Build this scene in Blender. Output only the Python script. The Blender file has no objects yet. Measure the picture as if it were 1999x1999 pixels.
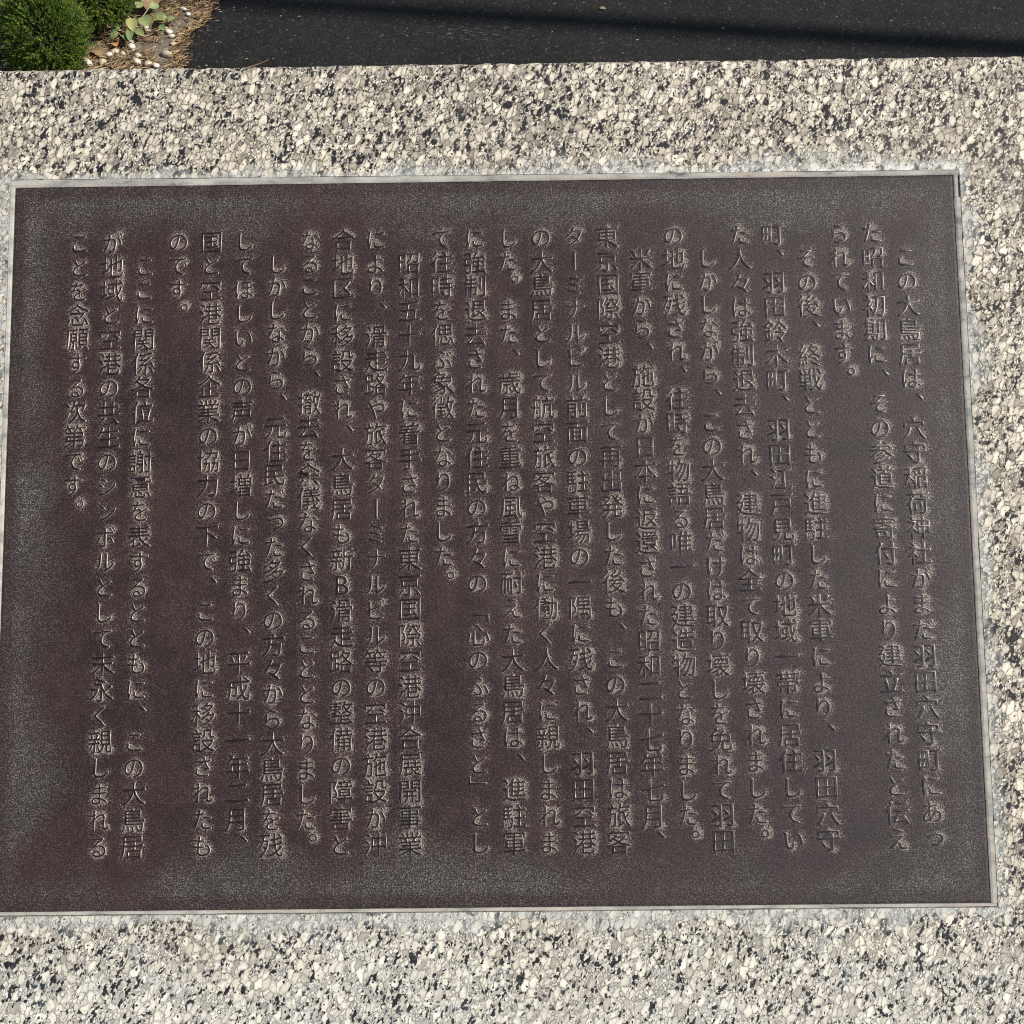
import bpy, bmesh, math, random
import numpy as np
from mathutils import Vector, Matrix, Euler
from mathutils.geometry import tessellate_polygon

S = bpy.context.scene
COL = S.collection
rng = random.Random(7)
nrs = np.random.RandomState(11)

# ------------------------------------------------------------------ camera, sky, sun, exposure
TILT = math.radians(25.0)          # slope of the stone's face
FACE_Z = 0.78                      # height of the plaque's centre
face_m = Matrix.Translation((0, 0, FACE_Z)) @ Matrix.Rotation(TILT, 4, 'X')

cam = bpy.data.cameras.new('camera')
cam.sensor_width = 36.0
cam.lens = 36.0 * 2000 / 1999
cam.clip_start = 0.02
cam.clip_end = 500
cam_o = bpy.data.objects.new('camera', cam)
COL.objects.link(cam_o)
rot = Matrix(((0.9999121, 0.0117868, 0.0060715), (-0.0111838, 0.9957646, -0.0912564), (-0.0071214, 0.0911805, 0.9958089)))
cam_o.matrix_world = face_m @ (Matrix.Translation((0.026947, -0.06035, 0.844781)) @ rot.to_4x4())
S.camera = cam_o

SUN_EL, SUN_AZ = math.radians(45), math.radians(-6.8)     # from the right, a little towards the viewer
sun_dir = Vector((math.cos(SUN_EL) * math.cos(SUN_AZ), math.cos(SUN_EL) * math.sin(SUN_AZ), math.sin(SUN_EL)))
W = bpy.data.worlds.new('World'); S.world = W; W.use_nodes = True
wn = W.node_tree.nodes; wn.clear()
sky = wn.new('ShaderNodeTexSky'); sky.sky_type = 'NISHITA'; sky.sun_disc = False
sky.sun_elevation = SUN_EL; sky.sun_rotation = math.atan2(sun_dir.x, sun_dir.y)
bg = wn.new('ShaderNodeBackground'); bg.inputs[1].default_value = 0.07
wo = wn.new('ShaderNodeOutputWorld')
W.node_tree.links.new(sky.outputs[0], bg.inputs[0]); W.node_tree.links.new(bg.outputs[0], wo.inputs[0])
sl = bpy.data.lights.new('sun', 'SUN'); sl.energy = 4.2; sl.angle = math.radians(0.53); sl.color = (1.0, 0.93, 0.83)
so = bpy.data.objects.new('sun', sl); COL.objects.link(so)
so.rotation_euler = sun_dir.to_track_quat('Z', 'Y').to_euler()
S.cycles.use_denoising = False          # keep the fine grain of stone and metal
S.cycles.filter_width = 1.1
S.view_settings.view_transform = 'Standard'; S.view_settings.look = 'None'
S.view_settings.exposure = 0.30; S.view_settings.gamma = 1; S.view_settings.use_curve_mapping = False

# ------------------------------------------------------------------ helpers
class NT:
    """small node-graph builder"""
    def __init__(s, name):
        s.m = bpy.data.materials.new(name); s.m.use_nodes = True
        s.t = s.m.node_tree; s.t.nodes.clear()
        s.out = s.t.nodes.new('ShaderNodeOutputMaterial')
        s.b = s.t.nodes.new('ShaderNodeBsdfPrincipled')
        s.t.links.new(s.b.outputs[0], s.out.inputs[0])
    def put(s, sock, v):
        if hasattr(v, 'links') or isinstance(v, bpy.types.NodeSocket): s.t.links.new(v, sock)
        elif isinstance(v, (tuple, list)) and len(v) == 3 and sock.type == 'RGBA': sock.default_value = (*v, 1)
        else: sock.default_value = v
    def node(s, typ, ins=None, **kw):
        n = s.t.nodes.new(typ)
        for k, v in kw.items(): setattr(n, k, v)
        for k, v in (ins or {}).items(): s.put(n.inputs[k], v)
        return n
    def obj(s): return s.node('ShaderNodeTexCoord').outputs['Object']
    def math(s, op, a, b=0.0, c=0.0, clamp=False):
        return s.node('ShaderNodeMath', {0: a, 1: b, 2: c}, operation=op, use_clamp=clamp).outputs[0]
    def vmath(s, op, a, b=(0, 0, 0)):
        return s.node('ShaderNodeVectorMath', {0: a, 1: b}, operation=op).outputs[0]
    def noise(s, vec, scale, detail=2.0, rough=0.5):
        n = s.node('ShaderNodeTexNoise', {'Vector': vec, 'Scale': scale, 'Detail': detail, 'Roughness': rough})
        return n
    def vor(s, vec, scale, feature='F1'):
        return s.node('ShaderNodeTexVoronoi', {'Vector': vec, 'Scale': scale}, feature=feature)
    def step(s, v, a, b, lo=0.0, hi=1.0):
        return s.node('ShaderNodeMapRange', {'Value': v, 'From Min': a, 'From Max': b, 'To Min': lo, 'To Max': hi},
                      interpolation_type='SMOOTHSTEP').outputs[0]
    def lin(s, v, a, b, lo=0.0, hi=1.0):
        return s.node('ShaderNodeMapRange', {'Value': v, 'From Min': a, 'From Max': b, 'To Min': lo, 'To Max': hi}).outputs[0]
    def mix(s, f, a, b, blend='MIX'):
        n = s.node('ShaderNodeMix', data_type='RGBA', blend_type=blend)
        s.put(n.inputs[0], f); s.put(n.inputs[6], a); s.put(n.inputs[7], b)
        return n.outputs[2]
    def ramp(s, f, stops, interp='LINEAR'):
        n = s.node('ShaderNodeValToRGB', {0: f}); cr = n.color_ramp; cr.interpolation = interp
        while len(cr.elements) < len(stops): cr.elements.new(0.5)
        for e, (p, c) in zip(cr.elements, stops): e.position = p; e.color = (*c, 1)
        return n.outputs[0]
    def bump(s, h, dist, strength=1.0, normal=None):
        ins = {'Height': h, 'Distance': dist, 'Strength': strength}
        if normal is not None: ins['Normal'] = normal
        return s.node('ShaderNodeBump', ins).outputs[0]
    def fin(s, **kw):
        names = {'color': 'Base Color', 'rough': 'Roughness', 'metal': 'Metallic', 'normal': 'Normal', 'spec': 'Specular IOR Level', 'sub': 'Subsurface Weight'}
        for k, v in kw.items(): s.put(s.b.inputs[names[k]], v)
        return s.m

def mesh(name, V, F, mat, parent=None, smooth=False):
    me = bpy.data.meshes.new(name)
    me.from_pydata([tuple(v) for v in V], [], [tuple(f) for f in F])
    me.update()
    if smooth: me.polygons.foreach_set('use_smooth', [True] * len(me.polygons))
    if mat: me.materials.append(mat)
    o = bpy.data.objects.new(name, me); COL.objects.link(o)
    if parent: o.parent = parent
    return o
def empty(name, label, cat, loc=(0, 0, 0), rz=0.0, group=None):
    o = bpy.data.objects.new(name, None); COL.objects.link(o); o.location = loc; o.rotation_euler = (0, 0, rz)
    o.empty_display_size = 0.05
    tag(o, label, cat, group); return o
def tag(o, label, cat, group=None):
    o['label'] = label; o['category'] = cat
    if group: o['group'] = group
    return o
def kind(o, k): o['kind'] = k; return o
class MB:
    def __init__(s): s.V = []; s.F = []
    def add(s, V, F):
        b = len(s.V); s.V += [tuple(v) for v in V]; s.F += [tuple(i + b for i in f) for f in F]
    def tube(s, pts, rads, n=6, cap=True):
        pts = [Vector(p) for p in pts]; V = []; F = []
        for i, p in enumerate(pts):
            d = (pts[min(i + 1, len(pts) - 1)] - pts[max(i - 1, 0)]).normalized()
            a = d.orthogonal().normalized() if abs(d.z) > .9 else d.cross(Vector((0, 0, 1))).normalized()
            b = d.cross(a)
            for k in range(n):
                t = 2 * math.pi * k / n
                V.append(p + (a * math.cos(t) + b * math.sin(t)) * rads[i])
        for i in range(len(pts) - 1):
            for k in range(n):
                F.append((i * n + k, i * n + (k + 1) % n, (i + 1) * n + (k + 1) % n, (i + 1) * n + k))
        if cap:
            F.append(tuple(range(n))[::-1]); F.append(tuple((len(pts) - 1) * n + k for k in range(n)))
        s.add(V, F)
    def box(s, x0, x1, y0, y1, z0, z1):
        V = [(x, y, z) for z in (z0, z1) for y in (y0, y1) for x in (x0, x1)]
        s.add(V, [(0, 2, 3, 1), (4, 5, 7, 6), (0, 1, 5, 4), (2, 6, 7, 3), (0, 4, 6, 2), (1, 3, 7, 5)])
    def build(s, name, mat, parent=None, smooth=False): return mesh(name, s.V, s.F, mat, parent, smooth)

PW, PH = 0.400, 0.3004             # half size of the bronze plate

# ------------------------------------------------------------------ materials of the setting and the stone
def mat_granite():
    t = NT('granite'); p = t.obj()
    w = t.vmath('MULTIPLY', t.vmath('SUBTRACT', t.noise(p, 90, 2).outputs['Color'], (.5, .5, .5)), (.006, .006, .006))
    w2 = t.vmath('MULTIPLY', t.vmath('SUBTRACT', t.noise(p, 420, 2).outputs['Color'], (.5, .5, .5)), (.0022, .0022, .0022))
    q = t.vmath('ADD', t.vmath('ADD', p, w), w2)
    xyz0 = t.node('ShaderNodeSeparateXYZ', {0: p}).outputs
    low = t.step(t.math('ADD', xyz0[1], t.math('MULTIPLY', t.noise(p, 6, 2).outputs[0], .2)), -.14, -.30)      # the lower band is a paler vein
    q = t.vmath('MULTIPLY', t.vmath('ADD', q, t.node('ShaderNodeCombineXYZ', {0: t.math('MULTIPLY', xyz0[1], -.25), 1: 0.0, 2: 0.0}).outputs[0]), (1.06, 0.70, 1.0))
    A = t.vor(q, 188); Ae = t.vor(q, 188, 'DISTANCE_TO_EDGE').outputs['Distance']
    B = t.vor(q, 430); Be = t.vor(q, 430, 'DISTANCE_TO_EDGE').outputs['Distance']
    C = t.vor(q, 760)
    sa = t.node('ShaderNodeSeparateColor', {0: A.outputs['Color']}).outputs
    sb = t.node('ShaderNodeSeparateColor', {0: B.outputs['Color']}).outputs
    sc = t.node('ShaderNodeSeparateColor', {0: C.outputs['Color']}).outputs
    big = t.math('GREATER_THAN', sa[1], 0.54)
    r = t.node('ShaderNodeMix', {0: big, 2: sb[0], 3: sa[0]}).outputs[0]
    # thin dark seams between grains, broken up
    sz = t.noise(q, 210, 2).outputs[0]
    seamA = t.math('MULTIPLY', t.step(Ae, 0.012, 0.065, 1, 0), big)
    seamB = t.math('MULTIPLY', t.step(Be, 0.03, 0.12, 1, 0), t.math('SUBTRACT', 1.0, big))
    seam = t.math('MULTIPLY', t.math('ADD', seamA, seamB, clamp=True), t.step(sz, .36, .58, .12, 1))
    light = t.ramp(r, [(0.0, (.29, .265, .225)), (.2, (.54, .50, .42)), (.45, (.70, .662, .555)), (.7, (.80, .77, .655)), (.85, (.60, .565, .475)), (1, (.87, .85, .75))])
    cool = t.ramp(sc[0], [(0, (.22, .22, .21)), (.5, (.40, .395, .365)), (1, (.62, .605, .55))])
    fine = t.math('MULTIPLY', t.math('GREATER_THAN', sb[2], .80), t.math('SUBTRACT', 1.0, big))
    col = t.mix(fine, light, cool)
    inner = t.noise(q, 640, 3, .65).outputs[0]
    pil = t.node('ShaderNodeMix', {0: big, 2: t.lin(Be, .0, .26, .58, 1.10), 3: t.lin(Ae, .0, .22, .62, 1.14)}).outputs[0]
    col = t.mix(1.0, col, pil, 'MULTIPLY')        # darker rind of every grain
    soft = t.noise(p, 260, 3, .6).outputs[0]
    col = t.mix(1.0, col, t.math('MULTIPLY', t.lin(inner, .25, .75, .70, 1.16), t.lin(soft, .3, .7, .82, 1.12)), 'MULTIPLY')
    col = t.mix(t.math('MULTIPLY', seam, .88), col, (.085, .08, .078))
    # black mica: clusters of small grains
    cl = t.noise(p, 62, 2, .6).outputs[0]
    thr = t.lin(cl, .38, .66, .10, .44)
    thr = t.math('MULTIPLY', thr, t.lin(low, 0, 1, 1.0, .62))
    col = t.mix(t.math('MULTIPLY', low, .28), col, (.72, .71, .64))
    dark = t.math('MULTIPLY', t.math('LESS_THAN', sb[1], thr), t.math('SUBTRACT', 1.0, big))
    tiny = t.math('LESS_THAN', sc[1], t.lin(cl, .4, .7, .010, .13))
    dark = t.math('MAXIMUM', dark, tiny)
    dcol = t.mix(sc[2], (.008, .009, .012), (.030, .030, .035))
    col = t.mix(dark, col, dcol)
    tone = t.noise(p, 11, 3, .6).outputs[0]
    warm = t.mix(t.step(tone, .35, .65), (.90, .868, .820), (1.0, .970, .925))
    col = t.mix(t.math('SUBTRACT', 1.0, low), col, t.mix(1.0, col, warm, 'MULTIPLY'))
    col = t.mix(t.math('MULTIPLY', t.step(t.noise(p, 5, 5, .7).outputs[0], .50, .68), .22), col, (.30, .27, .22))     # weather staining
    # cement film dragged out of the joint, and a faint blue green stain low down
    xyz = t.node('ShaderNodeSeparateXYZ', {0: p}).outputs
    dx = t.math('SUBTRACT', t.math('ABSOLUTE', xyz[0]), PW + .004)
    dy = t.math('SUBTRACT', t.math('ABSOLUTE', xyz[1]), PH + .005)
    d = t.math('MAXIMUM', dx, dy)
    sm = t.noise(p, 120, 4, .7).outputs[0]; sm2 = t.noise(p, 17, 2).outputs[0]
    reach = t.lin(sm2, .35, .7, .003, .026)
    f = t.step(t.math('DIVIDE', d, reach), 0.1, 1.2, 1, 0)
    f = t.math('MULTIPLY', f, t.step(sm, .36, .58, .15, .95))
    col = t.mix(t.math('MULTIPLY', f, .75), col, t.mix(t.noise(p, 45).outputs[0], (.36, .385, .37), (.60, .61, .58)))
    st = t.math('MULTIPLY', t.step(xyz[1], -.27, -.33), t.step(t.noise(p, 38, 4, .7).outputs[0], .52, .70))
    col = t.mix(t.math('MULTIPLY', st, .16), col, (.30, .43, .46))
    crust = t.math('MULTIPLY', t.step(d, .001, .0075, 1, 0), t.math('MULTIPLY', t.step(xyz[1], .29, .30), t.step(t.math('ADD', sm, t.math('MULTIPLY', xyz[0], .22)), .54, .64)))
    col = t.mix(crust, col, (.74, .74, .71))       # white lime bloom along the upper joint
    rust = t.step(t.noise(p, 75, 1).outputs[0], .79, .84)
    col = t.mix(t.math('MULTIPLY', rust, .6), col, (.36, .20, .09))
    h = t.math('ADD', t.math('MULTIPLY', inner, .5), t.math('MULTIPLY', t.math('SUBTRACT', 1.0, seam), .5))
    h = t.math('ADD', h, t.math('MULTIPLY', r, .35))
    h = t.math('SUBTRACT', h, t.math('MULTIPLY', dark, .5))
    return t.fin(color=col, rough=.62, spec=.35, normal=t.bump(h, .0007, .8))

def mat_asphalt():
    t = NT('asphalt'); p = t.obj()
    g = t.vor(p, 210); gs = t.node('ShaderNodeSeparateColor', {0: g.outputs['Color']}).outputs
    col = t.ramp(gs[0], [(0, (.009, .0086, .0082)), (.6, (.0165, .016, .0155)), (.95, (.022, .0212, .0205)), (.985, (.045, .043, .04)), (1, (.09, .085, .08))])
    big = t.noise(p, 3.2, 3, .6).outputs[0]
    col = t.mix(1.0, col, t.lin(big, .3, .7, .72, 1.25), 'MULTIPLY')
    dust = t.math('MULTIPLY', t.step(t.noise(p, 9, 4, .7).outputs[0], .50, .72), t.step(t.noise(p, 170, 2).outputs[0], .42, .62))
    col = t.mix(t.math('MULTIPLY', dust, .30), col, (.075, .064, .048))
    # dry scuff near the middle of the lane
    sp = t.vmath('MULTIPLY', t.vmath('SUBTRACT', p, (-.06, 1.79, 0)), (5.5, 22, 1))
    ln = t.node('ShaderNodeVectorMath', {0: sp}, operation='LENGTH').outputs['Value']
    sc = t.math('MULTIPLY', t.step(ln, .3, 1.0, 1, 0), t.step(t.noise(t.vmath('MULTIPLY', p, (.5, 2.2, 1)), 90, 3).outputs[0], .54, .66))
    col = t.mix(t.math('MULTIPLY', sc, .5), col, (.17, .17, .16))
    ag = t.vor(p, 95); ags = t.node('ShaderNodeSeparateColor', {0: ag.outputs['Color']}).outputs
    col = t.mix(t.math('MULTIPLY', t.math('GREATER_THAN', ags[1], .55), t.step(ag.outputs['Distance'], .42, .30)), col, t.ramp(ags[0], [(0, (.016, .015, .014)), (1, (.036, .034, .031))]))
    h = t.math('ADD', t.math('MULTIPLY', g.outputs['Distance'], -1.0), t.noise(p, 420, 2).outputs[0])
    return t.fin(color=col, rough=.85, spec=.25, normal=t.bump(h, .0022, .8))

def mat_soil():
    t = NT('soil'); p = t.obj()
    a = t.noise(p, 16, 5, .65).outputs[0]; b = t.noise(p, 240, 3, .6).outputs[0]
    col = t.ramp(a, [(.3, (.085, .066, .045)), (.5, (.17, .14, .105)), (.68, (.235, .20, .155))])
    col = t.mix(1.0, col, t.lin(b, .25, .75, .62, 1.25), 'MULTIPLY')
    g = t.vor(p, 260); gs = t.node('ShaderNodeSeparateColor', {0: g.outputs['Color']}).outputs
    col = t.mix(t.math('GREATER_THAN', gs[0], .93), col, (.36, .31, .24))
    return t.fin(color=col, rough=.95, spec=.1, normal=t.bump(t.math('ADD', a, t.math('MULTIPLY', b, .5)), .006, .8))

def mat_vary(name, stops, rough=.7, spec=.3, noise=0.0, scale=60, trans=0.0):
    t = NT(name)
    rnd = t.node('ShaderNodeNewGeometry').outputs['Random Per Island']
    col = t.ramp(rnd, stops)
    if noise:
        n = t.noise(t.obj(), scale, 3).outputs[0]
        col = t.mix(1.0, col, t.lin(n, .3, .7, 1 - noise, 1 + noise), 'MULTIPLY')
    m = t.fin(color=col, rough=rough, spec=spec)
    if trans:
        tr = t.node('ShaderNodeBsdfTranslucent', {'Color': col})
        mx = t.node('ShaderNodeMixShader', {0: trans, 1: t.b.outputs[0], 2: tr.outputs[0]})
        t.t.links.new(mx.outputs[0], t.out.inputs[0])
    return m
def mat_mottle(name, c1, c2, scale, rough=.7, bump=.0, c3=None, spec=.3):
    t = NT(name); p = t.obj(); n = t.noise(p, scale, 4, .65).outputs[0]
    col = t.ramp(n, [(.3, c1), (.65, c2)] + ([(.8, c3)] if c3 else []))
    kw = dict(color=col, rough=rough, spec=spec)
    if bump: kw['normal'] = t.bump(n, bump, .8)
    return t.fin(**kw)

M_GRAN = mat_granite(); M_ASPH = mat_asphalt(); M_SOIL = mat_soil()

# ------------------------------------------------------------------ the ground
def ground_asphalt():
    V = []; F = []
    xs = [-40, -8, -3, 3, 8, 40]; ys = [-40, -8, -2, 4, 10, 60]
    for y in ys:
        for x in xs: V.append((x, y, 0))
    n = len(xs)
    for j in range(len(ys) - 1):
        for i in range(n - 1): F.append((j * n + i, j * n + i + 1, (j + 1) * n + i + 1, (j + 1) * n + i))
    kind(mesh('asphalt_ground', V, F, M_ASPH), 'structure')
ground_asphalt()

def bed_edge(y):          # x where the planting bed meets the asphalt
    return -.742 + (y - 1.75) * .21 + .012 * math.sin(y * 31) + .006 * math.sin(y * 83 + 1)
def soil_h(x, y):
    d = bed_edge(y) - x
    e = max(0.0, min(1.0, d / .07))
    return .004 + .004 * e * e * (3 - 2 * e) + e * (.0012 * math.sin(x * 23 + y * 9) + .0012 * math.sin(y * 31 - x * 17))
def soil():
    V = []; F = []; nx, ny = 90, 120
    for j in range(ny + 1):
        y = .9 + 2.2 * j / ny
        for i in range(nx + 1):
            u = (i / nx) ** 1.7
            x = bed_edge(y) - u * 1.9
            V.append((x, y, soil_h(x, y) if i else .004))
    for j in range(ny):
        for i in range(nx):
            a = j * (nx + 1) + i; F.append((a, a + nx + 1, a + nx + 2, a + 1))
    kind(mesh('soil_bed', V, F, M_SOIL, smooth=True), 'structure')
soil()

# ------------------------------------------------------------------ the granite stone
stone = empty('granite_monument', 'tilted speckled black and white granite slab around the bronze plaque', 'monument')
def face_child(o): o.matrix_local = face_m; return o

def make_slab():
    XL, XR, YB, YT, TH = -.70, .70, -.50, .4068, .13
    hx0, hx1, hy0, hy1 = -PW - .0040, PW + .0057, -PH - .0034, PH + .0070
    top_y = lambda x: PH + .0058 - .0012 * max(-1, min(1, x / PW))       # the joint narrows to the right
    zt = .0008
    V = []; F = []
    xs = list(np.arange(XL, hx0, .0022)) + list(np.linspace(hx0, hx1, 366)) + list(np.arange(hx1 + .0022, XR, .0022)) + [XR]
    # rows of the profile from the front foot over the face to the back foot
    front = [(YB, -TH), (YB, zt - .006), (YB + .0012, zt - .0015), (YB + .004, zt)]
    prof = front + [(hy0, zt), (hy1, zt), (YT - .012, zt), (YT - .0050, zt), (YT - .0024, zt - .0006), (YT - .0008, zt - .0020), (YT, zt - .0048), (YT, -TH)]
    jit = nrs.normal(0, 1, len(xs)); jit = np.convolve(jit, [.25, .5, .6, .5, .25], 'same'); jit2 = np.convolve(nrs.normal(0, 1, len(xs)), np.hanning(21) / 5, 'same')
    nP = len(prof)
    for i, x in enumerate(xs):
        for k, (y, z) in enumerate(prof):
            if k == 5: y = top_y(x)
            if 7 <= k <= 10:
                g = (k - 6) / 4
                y += (jit[i] * .00045 + jit2[i] * .0003) * g; z += jit[(i * 7) % len(xs)] * .00022 * g
            V.append((x, y, z))
    for i in range(len(xs) - 1):
        inside = xs[i] >= hx0 - 1e-6 and xs[i + 1] <= hx1 + 1e-6
        for k in range(nP - 1):
            if k == 4 and inside: continue
            F.append((i * nP + k, (i + 1) * nP + k, (i + 1) * nP + k + 1, i * nP + k + 1))
    last = (len(xs) - 1) * nP
    F.append(tuple(range(nP))[::-1]); F.append(tuple(last + k for k in range(nP)))
    for i in range(len(xs) - 1): F.append((i * nP, i * nP + nP - 1, (i + 1) * nP + nP - 1, (i + 1) * nP))
    # recess for the plate
    b = len(V); dz = -.016
    for z in (zt, dz):
        V += [(hx0, hy0, z), (hx1, hy0, z), (hx1, top_y(hx1), z), (hx0, top_y(hx0), z)]
    for k in range(4): F.append((b + k, b + 4 + k, b + 4 + (k + 1) % 4, b + (k + 1) % 4))
    F.append((b + 4, b + 5, b + 6, b + 7))
    return face_child(mesh('slab', V, F, M_GRAN, stone))
make_slab()
ped = MB()
pts = []
for (y, z) in [(-.26, 0), (.26, 0), (.26, FACE_Z - .135 + .26 * math.tan(TILT) - .006), (-.26, FACE_Z - .135 - .26 * math.tan(TILT) - .006)]:
    pts.append((y, z))
ped.add([(-.42, y, z) for y, z in pts] + [(.42, y, z) for y, z in pts],
        [(0, 1, 2, 3)[::-1], (4, 5, 6, 7), (0, 4, 7, 3)[::-1], (1, 2, 6, 5)[::-1], (3, 7, 6, 2)[::-1], (0, 1, 5, 4)[::-1]])
ped.build('pedestal', M_GRAN, stone)

def mat_mortar():
    t = NT('mortar'); p = t.obj()
    n = t.noise(t.vmath('MULTIPLY', p, (.35, 1, 1)), 90, 4, .65).outputs[0]
    col = t.ramp(n, [(.30, (.19, .19, .17)), (.45, (.34, .335, .30)), (.62, (.47, .455, .40))])
    n2 = t.noise(t.vmath('MULTIPLY', p, (.25, 1, 1)), 160, 5, .75).outputs[0]
    col = t.mix(t.math('MULTIPLY', t.step(n2, .57, .70), .7), col, (.07, .07, .066))
    pink = t.step(t.noise(p, 14, 2).outputs[0], .5, .62)
    col = t.mix(t.math('MULTIPLY', pink, .4), col, (.47, .40, .34))
    return t.fin(color=col, rough=.85, spec=.2, normal=t.bump(t.noise(p, 500, 3).outputs[0], .0006, .6))
M_MORT = mat_mortar()
def make_joint():
    # four beads of pale mortar between plate and stone, each with a soft, slightly wavy crown
    mb = MB()
    def bead(a0, a1, b0, b1, zin, zc, zout, axis, taper=0.0):
        n = 260; V = []; F = []
        wav = np.convolve(nrs.normal(0, 1, n + 1), np.hanning(15) / 6, 'same'); w2 = np.convolve(nrs.normal(0, 1, n + 1), np.hanning(9) / 4, 'same')
        w3 = np.convolve(nrs.normal(0, 1, n + 1), np.hanning(31) / 9, 'same')
        prof = [(0, -.012), (0, zin - .0003), (.1, zin), (.35, zc), (.7, zc * .6 + zout * .4), (.92, zout), (1, zout - .0004), (1, -.012)]
        for i in range(n + 1):
            a = a0 + (a1 - a0) * i / n
            for k, (u, z) in enumerate(prof):
                bb = b0 + (b1 - taper * a - b0) * u
                if k in (4, 5, 6, 7): bb += (w2[i] * .00022 + w3[i] * .00025)
                if k in (1, 2): bb += w2[i] * .0001 * (1 if b1 > b0 else -1)
                z2 = z + (wav[i] * .00012 if 1 <= k <= 6 else 0)
                V.append((a, bb, z2) if axis == 'x' else (bb, a, z2))
        m = len(prof)
        for i in range(n):
            for k in range(m - 1): F.append((i * m + k, i * m + k + 1, (i + 1) * m + k + 1, (i + 1) * m + k))
        F.append(tuple(range(m))); F.append(tuple(n * m + k for k in range(m)))
        mb.add(V, F)
    bead(-PW - .0034, PW + .0058, PH + .0003, PH + .0055, .0002, .0006, .0009, 'x', .0012 / PW)      # top
    bead(-PW - .0034, PW + .0052, -PH - .0003, -PH - .0028, -.0003, .0000, .0004, 'x')   # bottom
    bead(PH + .0002, -PH - .0002, -PW - .0003, -PW - .0036, .0002, .0006, .0010, 'y')    # left
    bead(PH + .0002, PH - .0192, PW + .0002, PW + .0040, .0003, .0007, .0006, 'y')       # right: narrow at the top, leaving a slot
    bead(PH - .0194, -PH - .0002, PW + .0002, PW + .0053, .0003, .0007, .0008, 'y')       # right, with a gap to the stone
    o = mb.build('mortar_joint', M_MORT, stone, smooth=False)
    bm = bmesh.new(); bm.from_mesh(o.data); bmesh.ops.recalc_face_normals(bm, faces=bm.faces); bm.to_mesh(o.data); bm.free()
    return face_child(o)
make_joint()

# ------------------------------------------------------------------ the bronze plaque and its raised lettering
LINES = [
 '　この大鳥居は、穴守稲荷神社がまだ羽田穴守町にあっ',
 'た昭和初期に、その参道に寄付により建立されたと伝え',
 'られています。',
 '　その後、終戦とともに進駐した米軍により、羽田穴守',
 '町、羽田鈴木町、羽田江戸見町の地域一帯に居住してい',
 'た人々は強制退去され、建物は全て取り壊されました。',
 '　しかしながら、この大鳥居だけは取り壊しを免れて羽田',
 'の地に残され、往時を物語る唯一の建造物となりました。',
 '　米軍から、施設が日本に返還された昭和二十七年七月、',
 '東京国際空港として再出発した後も、この大鳥居は旅客',
 'ターミナルビル前面の駐車場の一隅に残され、羽田空港',
 'の大鳥居として航空旅客や空港に働く人々に親しまれま',
 'した。また、歳月を重ね風雪に耐えた大鳥居は、進駐軍',
 'に強制退去された元住民の方々の「心のふるさと」とし',
 'て往時を偲ぶ象徴となりました。',
 '　昭和五十九年に着手された東京国際空港沖合展開事業',
 'により、滑走路や旅客ターミナルビル等の空港施設が沖',
 '合地区に移設され、大鳥居も新B滑走路の整備の障害と',
 'なることから、撤去を余儀なくされることとなりました。',
 '　しかしながら、元住民だった多くの方々から大鳥居を残',
 'してほしいとの声が日増しに強まり、平成十一年二月、',
 '国と空港関係企業の協力の下で、この地に移設されたも',
 'のです。',
 '　ここに関係各位に謝意を表するとともに、この大鳥居',
 'が地域と空港の共生のシンボルとして末永く親しまれる',
 'ことを念願する次第です。',
]
KANA_SMALL = 'っゃゅょッャュョ'

fc = bpy.data.curves.new('glyph', 'FONT'); fo = bpy.data.objects.new('glyph', fc); COL.objects.link(fo)
def bez(p0, p1, p2, p3, n):
    return [p0 * (1 - t) ** 3 + p1 * 3 * t * (1 - t) ** 2 + p2 * 3 * t * t * (1 - t) + p3 * t ** 3 for t in [i / n for i in range(n)]]
def outlines(ch):
    fc.body = ch
    bpy.context.view_layer.update()
    dg = bpy.context.evaluated_depsgraph_get()
    cu = fo.to_curve(dg)
    loops = []
    for s in cu.splines:
        P = s.bezier_points; L = []
        for i in range(len(P)):
            a, b = P[i], P[(i + 1) % len(P)]
            p0, p1, p2, p3 = (Vector(v[:2]) for v in (a.co, a.handle_right, b.handle_left, b.co))
            ln = (p3 - p0).length
            if ln < 1e-5: continue
            ch_ = p3 - p0
            dev = max(abs(ch_.cross(p1 - p0)), abs(ch_.cross(p2 - p0))) / ln
            n = 1 if dev < .004 else max(2, min(5, int(dev / .012) + 2))
            if n == 1 and ln > .5: n = 2
            L += bez(p0, p1, p2, p3, n)
        if len(L) > 2: loops.append(np.array([tuple(v) for v in L]))
    fo.to_curve_clear()
    return loops
def area(L): return .5 * np.sum(L[:, 0] * np.roll(L[:, 1], -1) - np.roll(L[:, 0], -1) * L[:, 1])
def normals(L):
    d1 = L - np.roll(L, 1, 0); d2 = np.roll(L, -1, 0) - L
    d1 /= np.linalg.norm(d1, axis=1, keepdims=True) + 1e-9; d2 /= np.linalg.norm(d2, axis=1, keepdims=True) + 1e-9
    n1 = np.stack([d1[:, 1], -d1[:, 0]], 1); n2 = np.stack([d2[:, 1], -d2[:, 0]], 1)
    n = n1 + n2; ln = np.linalg.norm(n, axis=1, keepdims=True); n = n / np.maximum(ln, 1e-6)
    c = np.clip((n * n1).sum(1, keepdims=True), .55, 1)
    return n / c
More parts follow.
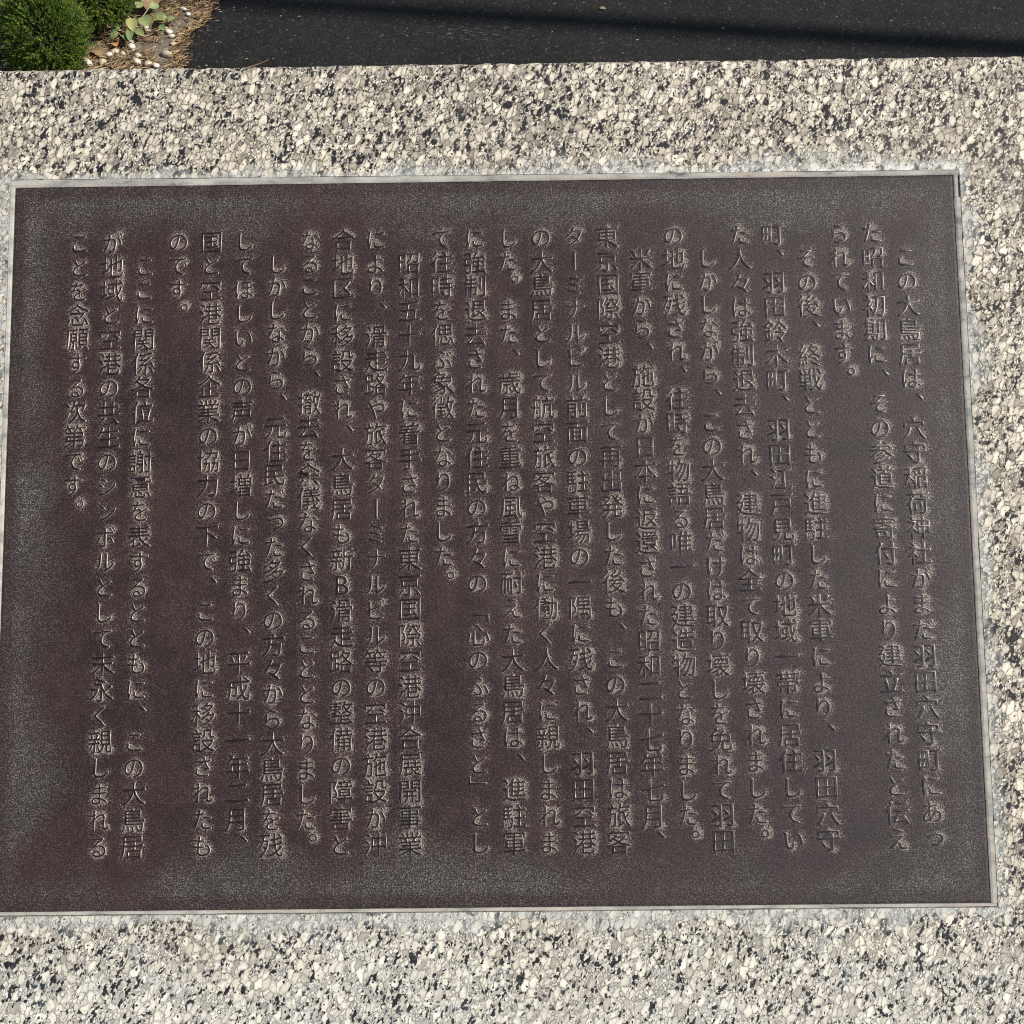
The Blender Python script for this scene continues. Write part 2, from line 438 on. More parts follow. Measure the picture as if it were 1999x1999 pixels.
def brush(L, sgn, kanji):
    """turn the blunt stroke ends of the outline into the ends a brush leaves"""
    n = len(L); P = [L[i].copy() for i in range(n)]; ins = {}
    if n < 4: return L
    for i in range(n):
        a, b = L[i], L[(i + 1) % n]; e = b - a; ln = np.hypot(*e)
        if not .045 < ln < .105: continue
        pr = a - L[i - 1]; nx = L[(i + 2) % n] - b
        lp, l2 = np.hypot(*pr), np.hypot(*nx)
        if lp < .02 or l2 < .02: continue
        u = e / ln
        if abs(u @ pr) / lp > .45 or abs(u @ nx) / l2 > .45: continue
        if (pr / lp) @ (nx / l2) > -.6: continue                  # the two flanks must run back alongside each other
        o = np.array([u[1], -u[0]]) * sgn                         # outward direction of the stroke end
        m = (a + b) / 2; j = (i + 1) % n
        hi, lo = (i, j) if a[1] > b[1] else (j, i)
        if o[0] > .85:                                            # end of a crossbar: the pressed triangle
            if kanji and max(lp, l2) > .14:
                P[lo] = P[lo] + np.array([.018, .006])
                pk = P[hi] + np.array([-.022, .038]); st_ = P[hi] + np.array([-.085, .0])
                P[hi] = P[hi] + np.array([.012, -.006])
                ins[i] = [st_, pk, P[hi]] if hi == i else None
                if hi == j: ins[j] = [P[hi], pk, st_]
            else:
                P[i] = m + (P[i] - m) * .7; P[j] = m + (P[j] - m) * .7
        elif o[0] < -.85:                                         # start of a crossbar: slanted entry
            P[hi] = P[hi] + np.array([-.012, .010]); P[lo] = P[lo] + np.array([.022, .004])
        elif o[1] > .8:                                           # start of an upright: slanted entry
            lf, rt = (i, j) if a[0] < b[0] else (j, i)
            P[lf] = P[lf] + np.array([-.022, .016]); P[rt] = P[rt] + np.array([.004, -.020])
        elif o[0] > .2 and o[1] < -.2 and kanji:                  # heavy right-falling foot
            P[i] = m + (P[i] - m) * 1.15 + o * .012; P[j] = m + (P[j] - m) * .55 + o * .03
        elif o[1] < -.8:
            k = .55 if kanji else .35
            P[i] = m + (P[i] - m) * k; P[j] = m + (P[j] - m) * k
        else:                                                     # sweeping strokes run out to a point
            k = .22
            P[i] = m + (P[i] - m) * k + o * .02; P[j] = m + (P[j] - m) * k + o * .02
    out = []
    for i in range(n):
        if ins.get(i): out += ins[i]
        else: out.append(P[i])
    return np.array(out)
def inside(p, L):
    x, y = p; c = False
    a = L; b = np.roll(L, -1, 0)
    for (x1, y1), (x2, y2) in zip(a, b):
        if (y1 > y) != (y2 > y) and x < (x2 - x1) * (y - y1) / (y2 - y1) + x1: c = not c
    return c
cache = {}
def glyph(ch):
    """rings of the raised character in em units, centred on its cell"""
    if ch in cache: return cache[ch]
    src = {'「': '﹁', '」': '﹂'}.get(ch, ch)
    loops = outlines(src)
    allp = np.concatenate(loops)
    if src in '﹁﹂':
        # the corner brackets of vertical setting: seat them in the cell
        w = allp.max(0) - allp.min(0); c0 = (allp.max(0) + allp.min(0)) / 2
        tgt = np.array([.58, .12]) if src == '﹁' else np.array([.42, .88])
        loops = [L - c0 + tgt for L in loops]
    elif ch == 'ー':
        loops = [np.stack([.5 + (L[:, 1] - .383), .5 - (L[:, 0] - .5)], 1) for L in loops]
    else:
        loops = [L + np.array([0, .12]) for L in loops]     # baseline to cell bottom
        if ch in '、。': loops = [L + np.array([.60, .56]) for L in loops]
        elif ch in KANA_SMALL: loops = [L + np.array([.08, .10]) for L in loops]
        elif ch == 'B':
            loops = [L * np.array([1.15, 1.12]) + np.array([.17, -.03]) for L in loops]
    kanji = '\u4e00' <= ch <= '\u9fff' or ch == '々'
    sgn = 1 if max((area(L) for L in loops), key=abs) > 0 else -1
    R = []
    for L in loops:
        L = L - .5
        L = L * .99
        if ch not in '、。ーB「」': L = brush(L, sgn, kanji)
        if kanji: L = np.stack([L[:, 0], L[:, 1] + .055 * L[:, 0]], 1)     # brush hand: crossbars rise to the right
        elif '\u3040' <= ch <= '\u30ff' and ch != 'ー': L = np.stack([L[:, 0] * .90, L[:, 1] * .94 + .02 * L[:, 0]], 1)
        n = normals(L) * sgn
        an = np.array([.016, -.004]) if kanji else np.array([.014, .004])
        inn = np.array([.013, .008])
        R.append([L + n * an, L + n * (an * .88), L - n * inn * .3, L - n * inn])
    # fill each outer outline together with the holes that lie inside it
    ar = [area(r[0]) * sgn for r in R]
    outer = [i for i, a_ in enumerate(ar) if a_ > 0]; groups = {i: [i] for i in outer}
    for i, a_ in enumerate(ar):
        if a_ <= 0:
            cand = [o for o in outer if inside(R[i][0][0], R[o][0])]
            if cand: groups[min(cand, key=lambda o: ar[o])].append(i)
    offs = np.cumsum([0] + [len(r[-1]) for r in R]); tri = []
    for g in groups.values():
        idx = np.concatenate([np.arange(offs[i], offs[i + 1]) for i in g])
        for t3 in tessellate_polygon([[Vector((*p, 0)) for p in R[i][-1]] for i in g]): tri.append([int(idx[k]) for k in t3])
    cache[ch] = (R, tri)
    return cache[ch]

GH = .00075          # relief of the letters
def char_mesh(ch, cx, cy, em, V, F, glint):
    R, tri = glyph(ch)
    top = []
    j = [rng.uniform(-.012, .012) for _ in range(2)]
    for r in R:
        n = len(r[0]); b = len(V)
        for L, z in zip(r, (-.0002, GH * .35, GH * .90, GH)):
            for x, y in L: V.append((cx + (x + j[0]) * em, cy + (y + j[1]) * em, z))
        for k in range(3):
            if k == 1: glint.extend(range(len(F), len(F) + n))
            for i in range(n): F.append((b + k * n + i, b + k * n + (i + 1) % n, b + (k + 1) * n + (i + 1) % n, b + (k + 1) * n + i))
        top += [b + 3 * n + i for i in range(n)]
    for t in tri: F.append(tuple(top[i] for i in t))

plaque = empty('bronze_plaque', 'dark brown rectangular bronze plaque with raised vertical writing set in the granite', 'plaque')
plaque.matrix_world = face_m

DX, DY = 400, 300
dens = np.zeros((DY + 1, DX + 1))
Y0, Y1 = .2505, -.2500
cells = []
for k, line in enumerate(LINES):
    n = len(line); full = n >= 24
    x = .3850 - .0280 * (k + 1)
    pitch = (Y0 - Y1) / (n - 1) if full else .02075
    cells.append([(ch, x, Y0 - pitch * i, .0206) for i, ch in enumerate(line) if ch != '　'])
text_cols = []
for line in cells:
    V = []; F = []; glint = []
    for ch, x, y, em in line: char_mesh(ch, x, y, em, V, F, glint)
    text_cols.append((V, F, glint))
bpy.data.objects.remove(fo)
for V, F, _w in text_cols:
    A = np.array(V)
    H_, _, _ = np.histogram2d(A[:, 1], A[:, 0], bins=[DY + 1, DX + 1], range=[[-PH, PH], [-PW, PW]])
    dens += np.minimum(H_, 14)
def blur(a, n):
    k = np.hanning(n + 2)[1:-1]; k /= k.sum()
    a = np.apply_along_axis(lambda v: np.convolve(v, k, 'same'), 0, a)
    return np.apply_along_axis(lambda v: np.convolve(v, k, 'same'), 1, a)
dens = blur(dens, 4)
dens = np.clip(dens / np.percentile(dens[dens > .02], 88), 0, 1)

def mat_bronze(letter=False):
    t = NT('bronze_letter_edge' if letter == 'glint' else 'bronze_letter' if letter else 'bronze'); p = t.obj()
    big = t.noise(p, 9, 3, .6).outputs[0]; mid = t.noise(p, 38, 4, .65).outputs[0]
    base = t.ramp(t.math('ADD', t.math('MULTIPLY', big, .6), t.math('MULTIPLY', mid, .4)),
                  [(.36, (.0185, .0104, .0112)), (.50, (.0270, .0142, .0150)), (.62, (.036, .0185, .0190))])
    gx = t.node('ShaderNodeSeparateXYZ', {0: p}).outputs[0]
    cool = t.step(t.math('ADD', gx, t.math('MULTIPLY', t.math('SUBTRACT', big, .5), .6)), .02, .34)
    base = t.mix(t.math('MULTIPLY', cool, .65), base, (.0335, .0268, .0305))      # sky reflection painted into the colour: greyer towards the right
    if letter:
        if letter == 'glint': base = t.mix(t.step(mid, .30, .60, .5, 1.0), base, (.55, .47, .375))  # edge glint painted into the flank colour
        else: base = t.mix(1.0, base, (.66, .60, .57), 'MULTIPLY')
        n = t.noise(p, 900, 2).outputs[0]
        return t.fin(color=base, rough=.36, spec=.9, metal=.2, normal=t.bump(n, .0001, .5))
    at = t.node('ShaderNodeAttribute', attribute_name='dust').outputs['Fac']  # densest at the letters; speckle there includes a painted pale halo
    fib = t.noise(p, 480, 2.5, .6).outputs[0]
    fib2 = t.noise(t.vmath('ADD', p, (3.1, 1.7, 0)), 900, 2, .6).outputs[0]
    ridge = t.math('ABSOLUTE', t.math('SUBTRACT', fib, .5))                 # thin worm-like lines
    line = t.step(ridge, .025, .055, 1, 0)
    grain = t.math('MULTIPLY', line, t.step(fib2, .42, .62))
    xyz = t.node('ShaderNodeSeparateXYZ', {0: p}).outputs
    bx = t.math('SUBTRACT', PW, t.math('ABSOLUTE', xyz[0])); by = t.math('SUBTRACT', PH, t.math('ABSOLUTE', xyz[1]))
    edge = t.math('MINIMUM', bx, by)
    wob = t.math('ADD', t.math('MULTIPLY', t.math('SUBTRACT', big, .5), .16), t.math('MULTIPLY', t.math('SUBTRACT', mid, .5), .05))
    rim = t.step(t.math('ADD', edge, wob), .000, .058, 1, 0)                 # greyer weathered border, with the edge sheen painted in
    clean = t.step(edge, .006, .016)                                       # but a clean strip right at the rim
    rim = t.math('MULTIPLY', rim, t.math('ADD', t.math('MULTIPLY', clean, .7), .3))
    base = t.mix(t.math('MULTIPLY', rim, .75), base, (.034, .0345, .030))
    amt = t.math('ADD', t.math('ADD', .15, t.math('MULTIPLY', rim, .44)), t.math('MULTIPLY', at, .75))
    amt = t.math('MULTIPLY', amt, t.lin(mid, .33, .67, .55, 1.3), clamp=True)
    col = t.mix(t.math('MULTIPLY', grain, amt), base, (.44, .385, .33))
    fill = t.math('MULTIPLY', t.math('MULTIPLY', t.step(at, .45, 1.0), t.step(fib2, .42, .56)), .62)    # pale dust between strokes, with a bright halo painted in
    col = t.mix(fill, col, (.34, .305, .265))
    spots = t.step(t.noise(p, 55, 1).outputs[0], .77, .82)
    col = t.mix(t.math('MULTIPLY', spots, .45), col, (.020, .017, .017))
    h = t.math('ADD', t.math('MULTIPLY', fib, .6), t.math('MULTIPLY', fib2, .4))
    return t.fin(color=col, rough=.6, spec=.28, metal=.0, normal=t.bump(h, .0008, .7))
M_BRZ = mat_bronze(); M_LET = mat_bronze(True); M_GLINT = mat_bronze('glint')

def make_plate():
    V = []; F = []
    for j in range(DY + 1):
        for i in range(DX + 1):
            V.append((-PW + 2 * PW * i / DX, -PH + 2 * PH * j / DY, 0))
    n = DX + 1
    for j in range(DY):
        for i in range(DX): F.append((j * n + i, j * n + i + 1, (j + 1) * n + i + 1, (j + 1) * n + i))
    ring = [i for i in range(n)] + [j * n + DX for j in range(1, DY + 1)] + [DY * n + i for i in range(DX - 1, -1, -1)] + [j * n for j in range(DY - 1, 0, -1)]
    b = len(V)
    for i in ring: V.append((V[i][0], V[i][1], -.011))
    m = len(ring)
    for k in range(m): F.append((ring[k], b + k, b + (k + 1) % m, ring[(k + 1) % m]))
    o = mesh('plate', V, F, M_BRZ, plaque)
    at = o.data.attributes.new('dust', 'FLOAT', 'POINT')  # drives the dust and the painted pale halo around the letters
    d = np.zeros(len(V), np.float32); d[:dens.size] = dens.ravel()
    at.data.foreach_set('value', d)
    # slightly worn arris
    me = o.data
    for i in ring: me.vertices[i].co.z -= .0005
    return o
make_plate()
for V, F, glint in text_cols:
    o = mesh('text_column', V, F, M_LET, plaque, True); o.data.materials.append(M_GLINT)     # paler stroke flanks with the glint painted in
    mi = np.zeros(len(F), np.int32); mi[glint] = 1; o.data.polygons.foreach_set('material_index', mi)

# ------------------------------------------------------------------ planting bed: shrubs
M_NEED = mat_vary('conifer_needles', [(0, (.022, .050, .010)), (.35, (.055, .115, .016)), (.62, (.14, .24, .030)), (.9, (.27, .37, .060)), (1, (.24, .19, .07))], .55, .35, .25, 30, .25)
M_NEED_SHADE = mat_vary('conifer_needles_shaded', [(0, (.006, .012, .005)), (.5, (.013, .024, .008)), (.82, (.030, .046, .015)), (.9, (.12, .085, .04)), (1, (.20, .14, .07))], .6, .3, .25, 30, .2)  # deep shade of the left corner put into the needle colour
M_TWIG = mat_mottle('bark', (.07, .045, .028), (.16, .11, .07), 120, .85)
def shrub(label, base, rx, ry, h, n, seed, mat, group):
    R = random.Random(seed)
    t = empty('conifer_shrub', label, 'shrub', base, 0, group)
    st = MB(); fo_ = MB()
    tips = []
    for i in range(6):
        a = 2 * math.pi * i / 6 + R.uniform(-.2, .2); e = R.uniform(.25, 1.0)
        p2 = Vector((rx * .6 * e * math.cos(a), ry * .6 * e * math.sin(a), h * R.uniform(.5, .7)))
        p1 = Vector((p2.x * .35, p2.y * .35, h * .4))
        st.tube([(0, 0, -.015), p1, p2], [.006, .004, .0015], 5)
    cz = h * .52
    lumps = [Vector((R.gauss(0, 1), R.gauss(0, 1), R.gauss(0, 1))).normalized() for _ in range(16)]
    for i in range(n):
        while True:
            d = Vector((R.gauss(0, 1), R.gauss(0, 1), R.gauss(0, 1)))
            if d.length > .1: break
        d.normalize()
        lump = max(d.dot(l) for l in lumps)
        lump = max(0, (lump - .66) / .34)
        rad = (R.uniform(.40, 1.0) ** .5) * (.70 + .36 * lump)
        P = Vector((d.x * rx * rad, d.y * ry * rad, cz + d.z * h * .50 * rad))
        if P.z < .004: continue
        ax = (Vector((d.x, d.y, d.z * .8 + .35)) + Vector((R.gauss(0, .28), R.gauss(0, .28), R.gauss(0, .28)))).normalized()
        L = R.uniform(.018, .036)
        side = ax.orthogonal().normalized(); side.rotate(Matrix.Rotation(R.uniform(0, 6.28), 3, ax)); up = ax.cross(side)
        m = 16
        for k in range(m):
            u = k / m; q = P + ax * (L * u)
            for sgn in (-1, 1):
                ang = R.uniform(-.7, .7)
                out = (side * sgn * math.cos(ang) + up * math.sin(ang))
                dirn = (ax * .85 + out * .75).normalized()
                ln = R.uniform(.0038, .0068) * (1.1 - .5 * u); w = R.uniform(.0006, .0010)
                wv = dirn.cross(Vector((R.gauss(0, 1), R.gauss(0, 1), R.gauss(0, 1)))).normalized() * w
                fo_.add([q - wv, q + wv, q + dirn * ln * .6 + wv * .8, q + dirn * ln], [(0, 1, 2), (0, 2, 3)])
    st.build('stem', M_TWIG, t); fo_.build('foliage', mat, t)
    return t
G_SH = 'dwarf conifers in the planting bed'
shrub('bright green fluffy dwarf conifer at the left end of the stone edge', (-.990, 1.622, 0), .084, .10, .225, 2600, 3, M_NEED, G_SH)
shrub('mid green conifer shrub behind the bright one, next to the leafy weed', (-.965, 1.835, 0), .100, .11, .17, 2300, 5, M_NEED, G_SH)
shrub('dark shaded conifer shrub with brown dead twigs in the left corner', (-1.20, 1.70, 0), .12, .17, .13, 420, 8, M_NEED_SHADE, G_SH)

# ------------------------------------------------------------------ leafy weeds, fallen leaves
def mat_weed():
    t = NT('weed_leaf'); p = t.obj(); rnd = t.node('ShaderNodeObjectInfo').outputs['Random']
    col = t.ramp(rnd, [(0, (.13, .20, .07)), (.4, (.19, .26, .11)), (.75, (.27, .32, .13)), (1, (.34, .32, .12))])
    n = t.noise(p, 110, 4, .65).outputs[0]
    col = t.mix(t.step(n, .52, .70, 0, .7), col, (.36, .27, .11))
    col = t.mix(1.0, col, t.lin(t.noise(p, 420, 2).outputs[0], .3, .7, .8, 1.15), 'MULTIPLY')
    return t.fin(color=col, rough=.5, spec=.35, normal=t.bump(n, .002, .7))
M_WLEAF = mat_weed()
M_STALK = mat_mottle('weed_stalk', (.30, .26, .14), (.42, .36, .22), 60)
def leaf_geo(mb, base, dirv, ln, wd, curl=.25, tip=.5, lobes=None, hint=(0, 0, 1)):
    dirv = Vector(dirv).normalized(); side = dirv.cross(Vector(hint))
    if side.length < .01: side = Vector((1, 0, 0))
    side.normalize(); up = side.cross(dirv).normalized()
    V = []; F = []; n = 9
    for i in range(n + 1):
        u = i / n
        w = wd * math.sin(math.pi * u ** .85) ** .6 * (1 - tip * u * .35)
        if lobes: w *= .62 + .38 * abs(math.sin(math.pi * lobes * u))
        c = Vector(base) + dirv * ln * u + up * (curl * ln * (.5 - (u - .5) ** 2 * 2))
        for s in (-1, -.5, 0, .5, 1):
            V.append(c + side * (w * .5 * s) + up * (abs(s) * w * .16))
    for i in range(n):
        for k in range(4): F.append((i * 5 + k, i * 5 + k + 1, (i + 1) * 5 + k + 1, (i + 1) * 5 + k))
    mb.add(V, F)
def weed(label, loc, leaves, stalks, group='leafy weeds beside the conifers'):
    t = empty('leafy_weed', label, 'weed', loc, 0, group)
    st = MB()
    for p in stalks: st.tube(p, [.0018, .0015, .001][:len(p)], 5)
    st.build('stalk', M_STALK, t)
    R2 = random.Random(len(leaves))
    for (b, d, ln, w) in leaves:
        m = MB(); leaf_geo(m, b, Vector(d) - Vector((0, 0, .35)), ln * .66, w * .86 * R2.uniform(.75, 1.0), .12, .15, None, (.25, -.55, .8))
        m.build('leaf', M_WLEAF, t, True)
weed('green oval leaved weed spreading over the dry straw', (-.838, 1.790, .006),
     [((-.045, .015, .050), (-.5, .55, .15), .050, .034), ((-.020, -.005, .045), (.10, -.75, .1), .052, .034), ((.004, .000, .045), (.35, -.5, .15), .046, .040),
      ((.028, .018, .035), (.8, .2, .1), .040, .026), ((-.012, .028, .048), (.1, .9, .2), .044, .030), ((-.050, -.012, .030), (-.9, -.2, .1), .036, .024),
      ((.012, .042, .040), (.7, .7, .1), .038, .024), ((-.032, .030, .034), (-.6, .2, .1), .030, .020), ((.040, -.004, .026), (.6, -.6, .1), .028, .020),
      ((-.012, -.020, .030), (-.6, -.5, .1), .030, .018), ((.050, .026, .022), (.9, .4, .1), .026, .016), ((-.058, .008, .026), (-.7, .5, .1), .026, .018)],
     [[(0, 0, 0), (-.02, .004, .03), (-.045, .015, .05)], [(0, 0, 0), (.0, .0, .03), (.004, 0, .045)], [(0, 0, 0), (.02, .01, .025), (.028, .018, .035)],
      [(0, 0, 0), (-.006, .014, .03), (.012, .042, .040)], [(0, 0, 0), (-.03, -.006, .02), (-.050, -.012, .03)], [(.0, 0, 0), (.035, -.008, .022), (.065, -.005, .016)]])
weed('small low weed of four green leaves in front of the conifers', (-.877, 1.755, .006),
     [((-.012, .0, .03), (-.75, -.4, .1), .032, .024), ((.004, -.004, .028), (.35, -.9, .1), .032, .022), ((.016, .004, .034), (.1, -.95, .15), .052, .024), ((.026, .010, .03), (.75, -.45, .1), .038, .026)],
     [[(0, 0, 0), (-.006, 0, .018), (-.012, 0, .03)], [(0, 0, 0), (.008, .002, .02), (.016, .004, .034)], [(0, 0, 0), (.015, .006, .018), (.026, .01, .03)]])

def dry_leaf(label, loc, d, ln, w, c1, c2, curl=.3, lobes=2.5):
    m = MB(); leaf_geo(m, (0, 0, 0), d, ln, w, curl, .5, lobes, (.2, -.4, .9))
    o = m.build('fallen_leaf', mat_mottle('dry_leaf', c1, c2, 70, .7), None, True)
    o.location = (loc[0], loc[1] - .012, max(loc[2] - .012, .003))
    tag(o, label, 'leaf', 'fallen leaves'); return o
dry_leaf('large tan fallen leaf behind the green weed', (-.838, 1.855, .040), (.35, .9, .25), .062, .052, (.22, .15, .075), (.34, .25, .13))
dry_leaf('brown curled fallen leaf at the foot of the bright conifer', (-.950, 1.738, .026), (.75, -.55, -.1), .046, .030, (.20, .13, .07), (.33, .24, .14))
dry_leaf('small orange fallen leaf below the small weed', (-.902, 1.758, .026), (.3, -.6, .2), .026, .026, (.48, .20, .07), (.60, .30, .12), .2, 1.5)
dry_leaf('orange brown fallen leaf caught on the conifer behind', (-.930, 1.812, .070), (.6, -.3, .1), .030, .022, (.36, .18, .06), (.5, .28, .1), .2, 1.5)
dry_leaf('yellow green fallen leaf right of the green weed', (-.826, 1.842, .030), (.9, -.2, .1), .038, .022, (.26, .26, .07), (.36, .33, .10), .2, 1.5)
dry_leaf('dull purple fallen leaf at the top edge beside the weed', (-.850, 1.925, .030), (.8, .2, .1), .034, .028, (.16, .07, .06), (.28, .13, .09), .25, 1.5)
dry_leaf('pale brown fallen leaf between the weed and the conifers', (-.925, 1.800, .036), (.5, .8, .1), .044, .026, (.26, .19, .12), (.38, .29, .19), .2, 2)
dry_leaf('tiny yellowish fallen leaf lying alone on the asphalt', (.236, 1.882, .004), (.8, -.3, .05), .016, .009, (.35, .27, .12), (.45, .36, .18), .25, 1.5)

tw = MB(); tw.tube([(-.978, 1.752, .028), (-.962, 1.782, .058), (-.944, 1.812, .082)], [.0016, .0014, .001], 6)
tag(tw.build('twig', mat_mottle('bleached_twig', (.38, .34, .28), (.55, .50, .42), 80)), 'thin bleached twig leaning on the bright conifer', 'twig')
for (lab, pts) in [('brown dead twig poking out of the dark corner shrub, curved one', [(-1.13, 1.73, .09), (-1.10, 1.77, .16), (-1.075, 1.78, .19)]),
                   ('straight brown dead twig above the dark corner shrub', [(-1.16, 1.75, .10), (-1.12, 1.79, .17), (-1.10, 1.83, .185)]),
                   ('short pale dead twig low on the dark corner shrub', [(-1.15, 1.66, .12), (-1.12, 1.65, .175), (-1.10, 1.64, .185)])]:
    m = MB(); m.tube(pts, [.0022, .0017, .0010], 5)
    tag(m.build('dead_twig', M_TWIG), lab, 'twig', 'dead twigs in the left shrub')

# ------------------------------------------------------------------ pebbles
M_PEB = mat_mottle('white_pebble', (.46, .41, .34), (.78, .74, .67), 110, .7, .0006)
M_PEBC = mat_mottle('cream_pebble', (.38, .29, .19), (.66, .56, .42), 110, .7, .0006)
M_CHIP = mat_mottle('tan_stone', (.30, .25, .19), (.58, .52, .43), 60, .8, .001)
def pebble(label, x, y, a, b, c, rz, mat, seed, name='pebble', group='pale pebbles on the straw'):
    R = random.Random(seed); bm = bmesh.new(); bmesh.ops.create_icosphere(bm, subdivisions=3, radius=1)
    k = [Vector((R.gauss(0, 1), R.gauss(0, 1), R.gauss(0, 1))).normalized() for _ in range(5)]; am = [R.uniform(-.34, .16) for _ in k]
    for v in bm.verts:
        s = 1 + sum(m_ * max(0, v.co.dot(q)) ** 2 for m_, q in zip(am, k))
        v.co = Vector((v.co.x * a * s, v.co.y * b * s, v.co.z * c * s))
    me = bpy.data.meshes.new(name); bm.to_mesh(me); bm.free(); me.materials.append(mat)
    me.polygons.foreach_set('use_smooth', [True] * len(me.polygons))
    o = bpy.data.objects.new(name, me); COL.objects.link(o)
    y -= .014
    o.location = (x, y, max(soil_h(x, y), 0) + c * .62); o.rotation_euler = (R.uniform(-.2, .2), R.uniform(-.2, .2), rz)
    return tag(o, label, 'pebble', group)
PB = [
 ('largest white pebble, against the foot of the bright conifer', -.953, 1.694, .0135, .0095, .009, -.7, 0),
 ('round cream pebble next to the largest white one', -.918, 1.693, .0095, .0092, .008, 0, 1),
 ('round white pebble behind the round cream one, left of two', -.909, 1.721, .009, .0085, .007, 0, 0),
 ('yellowish pebble touching straw behind the round white one', -.899, 1.733, .0095, .007, .006, .3, 1),
 ('small cream pebble alone between the conifer and the bare patch', -.878, 1.726, .007, .006, .0055, -.3, 1),
 ('white oval pebble on the left rim of the bare patch, rear of a pair', -.841, 1.716, .0095, .0062, .006, -.3, 0),
 ('white oval pebble on the left rim of the bare patch, front of a pair', -.840, 1.693, .0105, .0075, .007, -.2, 0),
 ('beige pebble half hidden by the stone edge below the bare patch', -.811, 1.684, .0095, .008, .007, .4, 1),
 ('white pebble half hidden by the stone edge, beside the beige one', -.794, 1.681, .0095, .008, .007, -.2, 0),
 ('white lumpy pebble between the small weed and the pair of ovals', -.861, 1.750, .0105, .0085, .007, -.3, 0),
 ('small white pebble just behind the lumpy one, below the weed', -.866, 1.769, .0075, .0055, .005, 0, 0),
 ('round white pebble under the right leaves of the green weed', -.837, 1.811, .0085, .0085, .008, 0, 0),
 ('white oval pebble in the middle straw, largest of three together', -.784, 1.808, .0105, .0075, .006, -.5, 0),
 ('white pebble in the middle straw, front one of three together', -.777, 1.792, .0085, .007, .006, .2, 0),
 ('tiny white pebble in the middle straw, rear one of three together', -.793, 1.818, .005, .0045, .004, 0, 0),
 ('flat cream pebble half sunk in straw behind the bare patch', -.769, 1.765, .0095, .006, .004, 0, 1),
 ('small white pebble near the rear right end of the straw', -.749, 1.872, .0065, .0055, .005, 0, 0),
 ('white flat pebble at the very top edge of the bed', -.792, 1.930, .013, .006, .006, .2, 0),
 ('long whitish pebble near the rear right end of the straw', -.764, 1.890, .012, .0055, .006, -.5, 0),
]
for i, (lab, x, y, a, b, c, rz, k) in enumerate(PB): pebble(lab, x, y, a, b, c, rz, M_PEBC if k else M_PEB, 40 + i)
pebble('long tan stone chip casting a dark shadow on the bare patch', -.778, 1.723, .0175, .0075, .009, -.22, M_CHIP, 90, 'stone_chip', None)

# ------------------------------------------------------------------ straw, grit
M_STRAW = mat_vary('straw', [(0, (.06, .038, .022)), (.35, (.17, .105, .052)), (.7, (.34, .225, .11)), (.92, (.48, .35, .19)), (1, (.60, .50, .33))], .7, .3)
def bare(x, y):
    # places swept clean of straw: the dusty patch and the strip along the edge
    a = ((x + .815) / .052) ** 2 + ((y - 1.735) / .018) ** 2
    d = bed_edge(y) - x
    strip = .024 < d < .060 and y < 1.865
    return a < 1 or strip
def straw():
    R = random.Random(21); mb = MB(); n = 0
    while n < 6500:
        y = R.uniform(1.50, 2.10); d = R.betavariate(1.0, 1.5) * .42 if R.random() < .86 else R.gauss(.003, .010)
        x = bed_edge(y) - d
        if bare(x, y) and R.random() < .95: continue
        n += 1
        ln = R.uniform(.007, .022); w = R.uniform(.0005, .0012)
        a = R.gauss(.30, .55) if R.random() < .75 else R.uniform(0, 3.14)
        bend = R.gauss(0, .35); z = max(soil_h(x, y), .003) + abs(R.gauss(0, .004)) + .001
        tilt = R.gauss(0, .12)
        V = []; F = []
        px, py = x, y; aa = a - bend / 2
        for k in range(4):
            nx_, ny_ = -math.sin(aa), math.cos(aa); zz = z + tilt * ln * (k / 3 - .5)
            ww = w * (1 if k < 3 else .4)
            V += [(px - nx_ * ww, py - ny_ * ww, zz), (px, py, zz + w * 1.1), (px + nx_ * ww, py + ny_ * ww, zz)]
            px += math.cos(aa) * ln / 3; py += math.sin(aa) * ln / 3; aa += bend / 3
        for k in range(3):
            b = k * 3; F += [(b, b + 3, b + 4, b + 1), (b + 1, b + 4, b + 5, b + 2)]
        mb.add(V, F)
    o = mb.build('straw_litter', M_STRAW)
    o['label'] = 'golden dry straw and needles littering the planting bed'; o['category'] = 'straw'; kind(o, 'stuff')
straw()
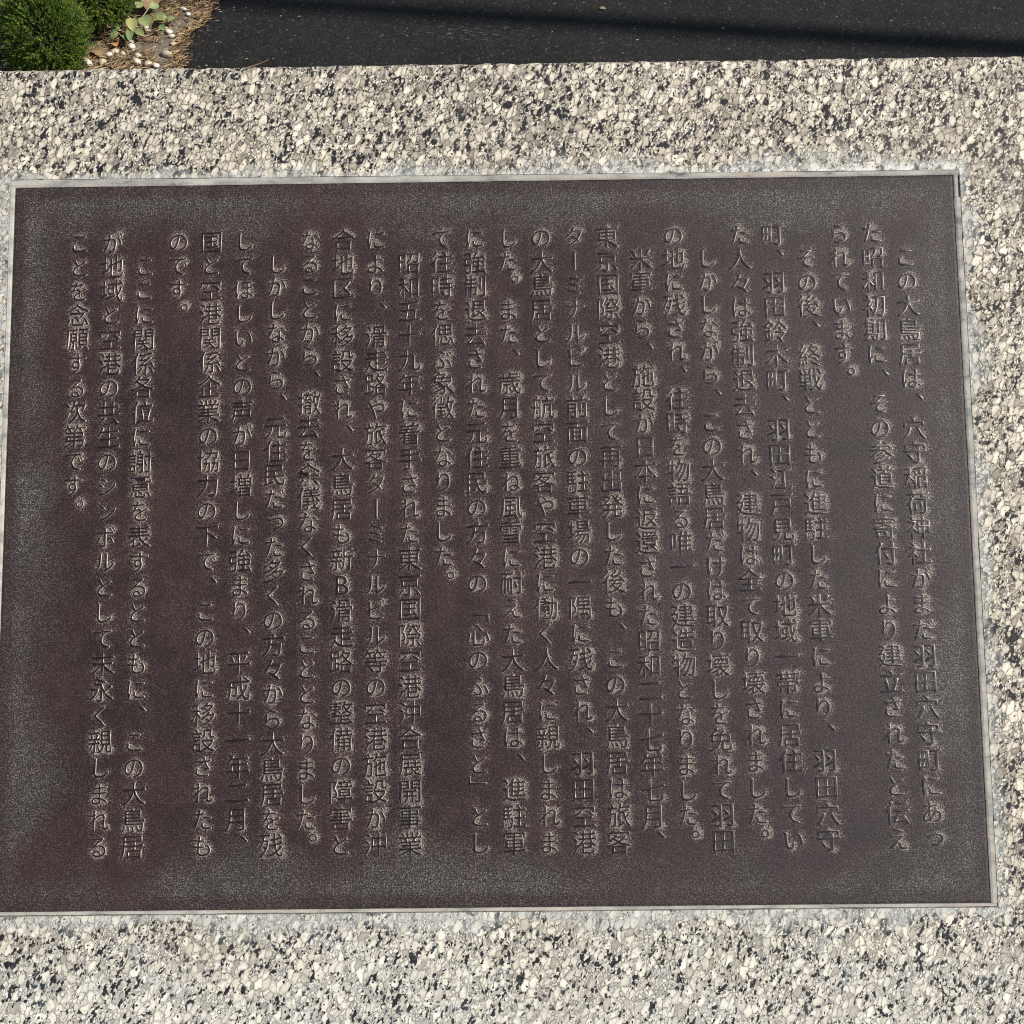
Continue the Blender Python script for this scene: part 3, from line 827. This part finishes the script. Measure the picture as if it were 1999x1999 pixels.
def grit():
    R = random.Random(5); mb = MB()
    for i in range(240):
        y = R.uniform(1.6, 2.2)
        if R.random() < .45: x = bed_edge(y) + abs(R.gauss(0, .10)) + .005
        else: x = R.uniform(-.7, 1.5)
        s = R.uniform(.0007, .0017); a = R.uniform(-.4, .7); e = R.uniform(1, 3.2)
        c, sn = math.cos(a), math.sin(a)
        pts = [(-s * e, -s * .5), (s * e * .8, -s * .6), (s * e, s * .5), (-s * e * .7, s * .6)]
        V = [(x + px * c - py * sn, y + px * sn + py * c, .0008) for px, py in pts] + [(x, y, .0008 + s)]
        mb.add(V, [(0, 1, 4), (1, 2, 4), (2, 3, 4), (3, 0, 4)])
    m = mat_vary('grit', [(0, (.10, .09, .075)), (.5, (.25, .22, .17)), (1, (.58, .55, .48))], .8)
    o = mb.build('asphalt_grit', m)
    o['label'] = 'pale grit and chaff scattered on the asphalt'; o['category'] = 'grit'; kind(o, 'stuff')
grit()

nd = MB()
nd.tube([face_m @ Vector(p) for p in [(-.204, .4035, .0020), (-.198, .4050, .0026), (-.190, .4068, .0040), (-.183, .4085, .0062)]], [.0005, .0005, .0004, .0003], 5)
tag(nd.build('pine_needle', mat_mottle('dry_needle', (.28, .15, .09), (.40, .24, .16), 200)), 'single reddish dry needle on the far edge of the granite', 'needle')

# ------------------------------------------------------------------ the pole whose shadow crosses the asphalt
pole = empty('street_pole', 'slender grey metal pole standing on the asphalt right of the stone', 'pole', (4.8, 1.274, 0))
M_POLE = mat_mottle('galvanised', (.30, .31, .32), (.40, .41, .42), 40, .5)
pm = MB(); pm.tube([(0, 0, 0), (0, 0, 2.9), (0, 0, 6.1)], [.036, .034, .030], 20); pm.build('shaft', M_POLE, pole)
pm = MB(); pm.tube([(0, 0, 0), (0, 0, .012)], [.11, .11], 24); pm.tube([(0, 0, .012), (0, 0, .05)], [.052, .040], 20); pm.build('base_plate', M_POLE, pole)
pm = MB(); pm.tube([(0, 0, 6.1), (0, 0, 6.13), (0, 0, 6.15)], [.035, .035, .014], 20); pm.build('cap', M_POLE, pole)
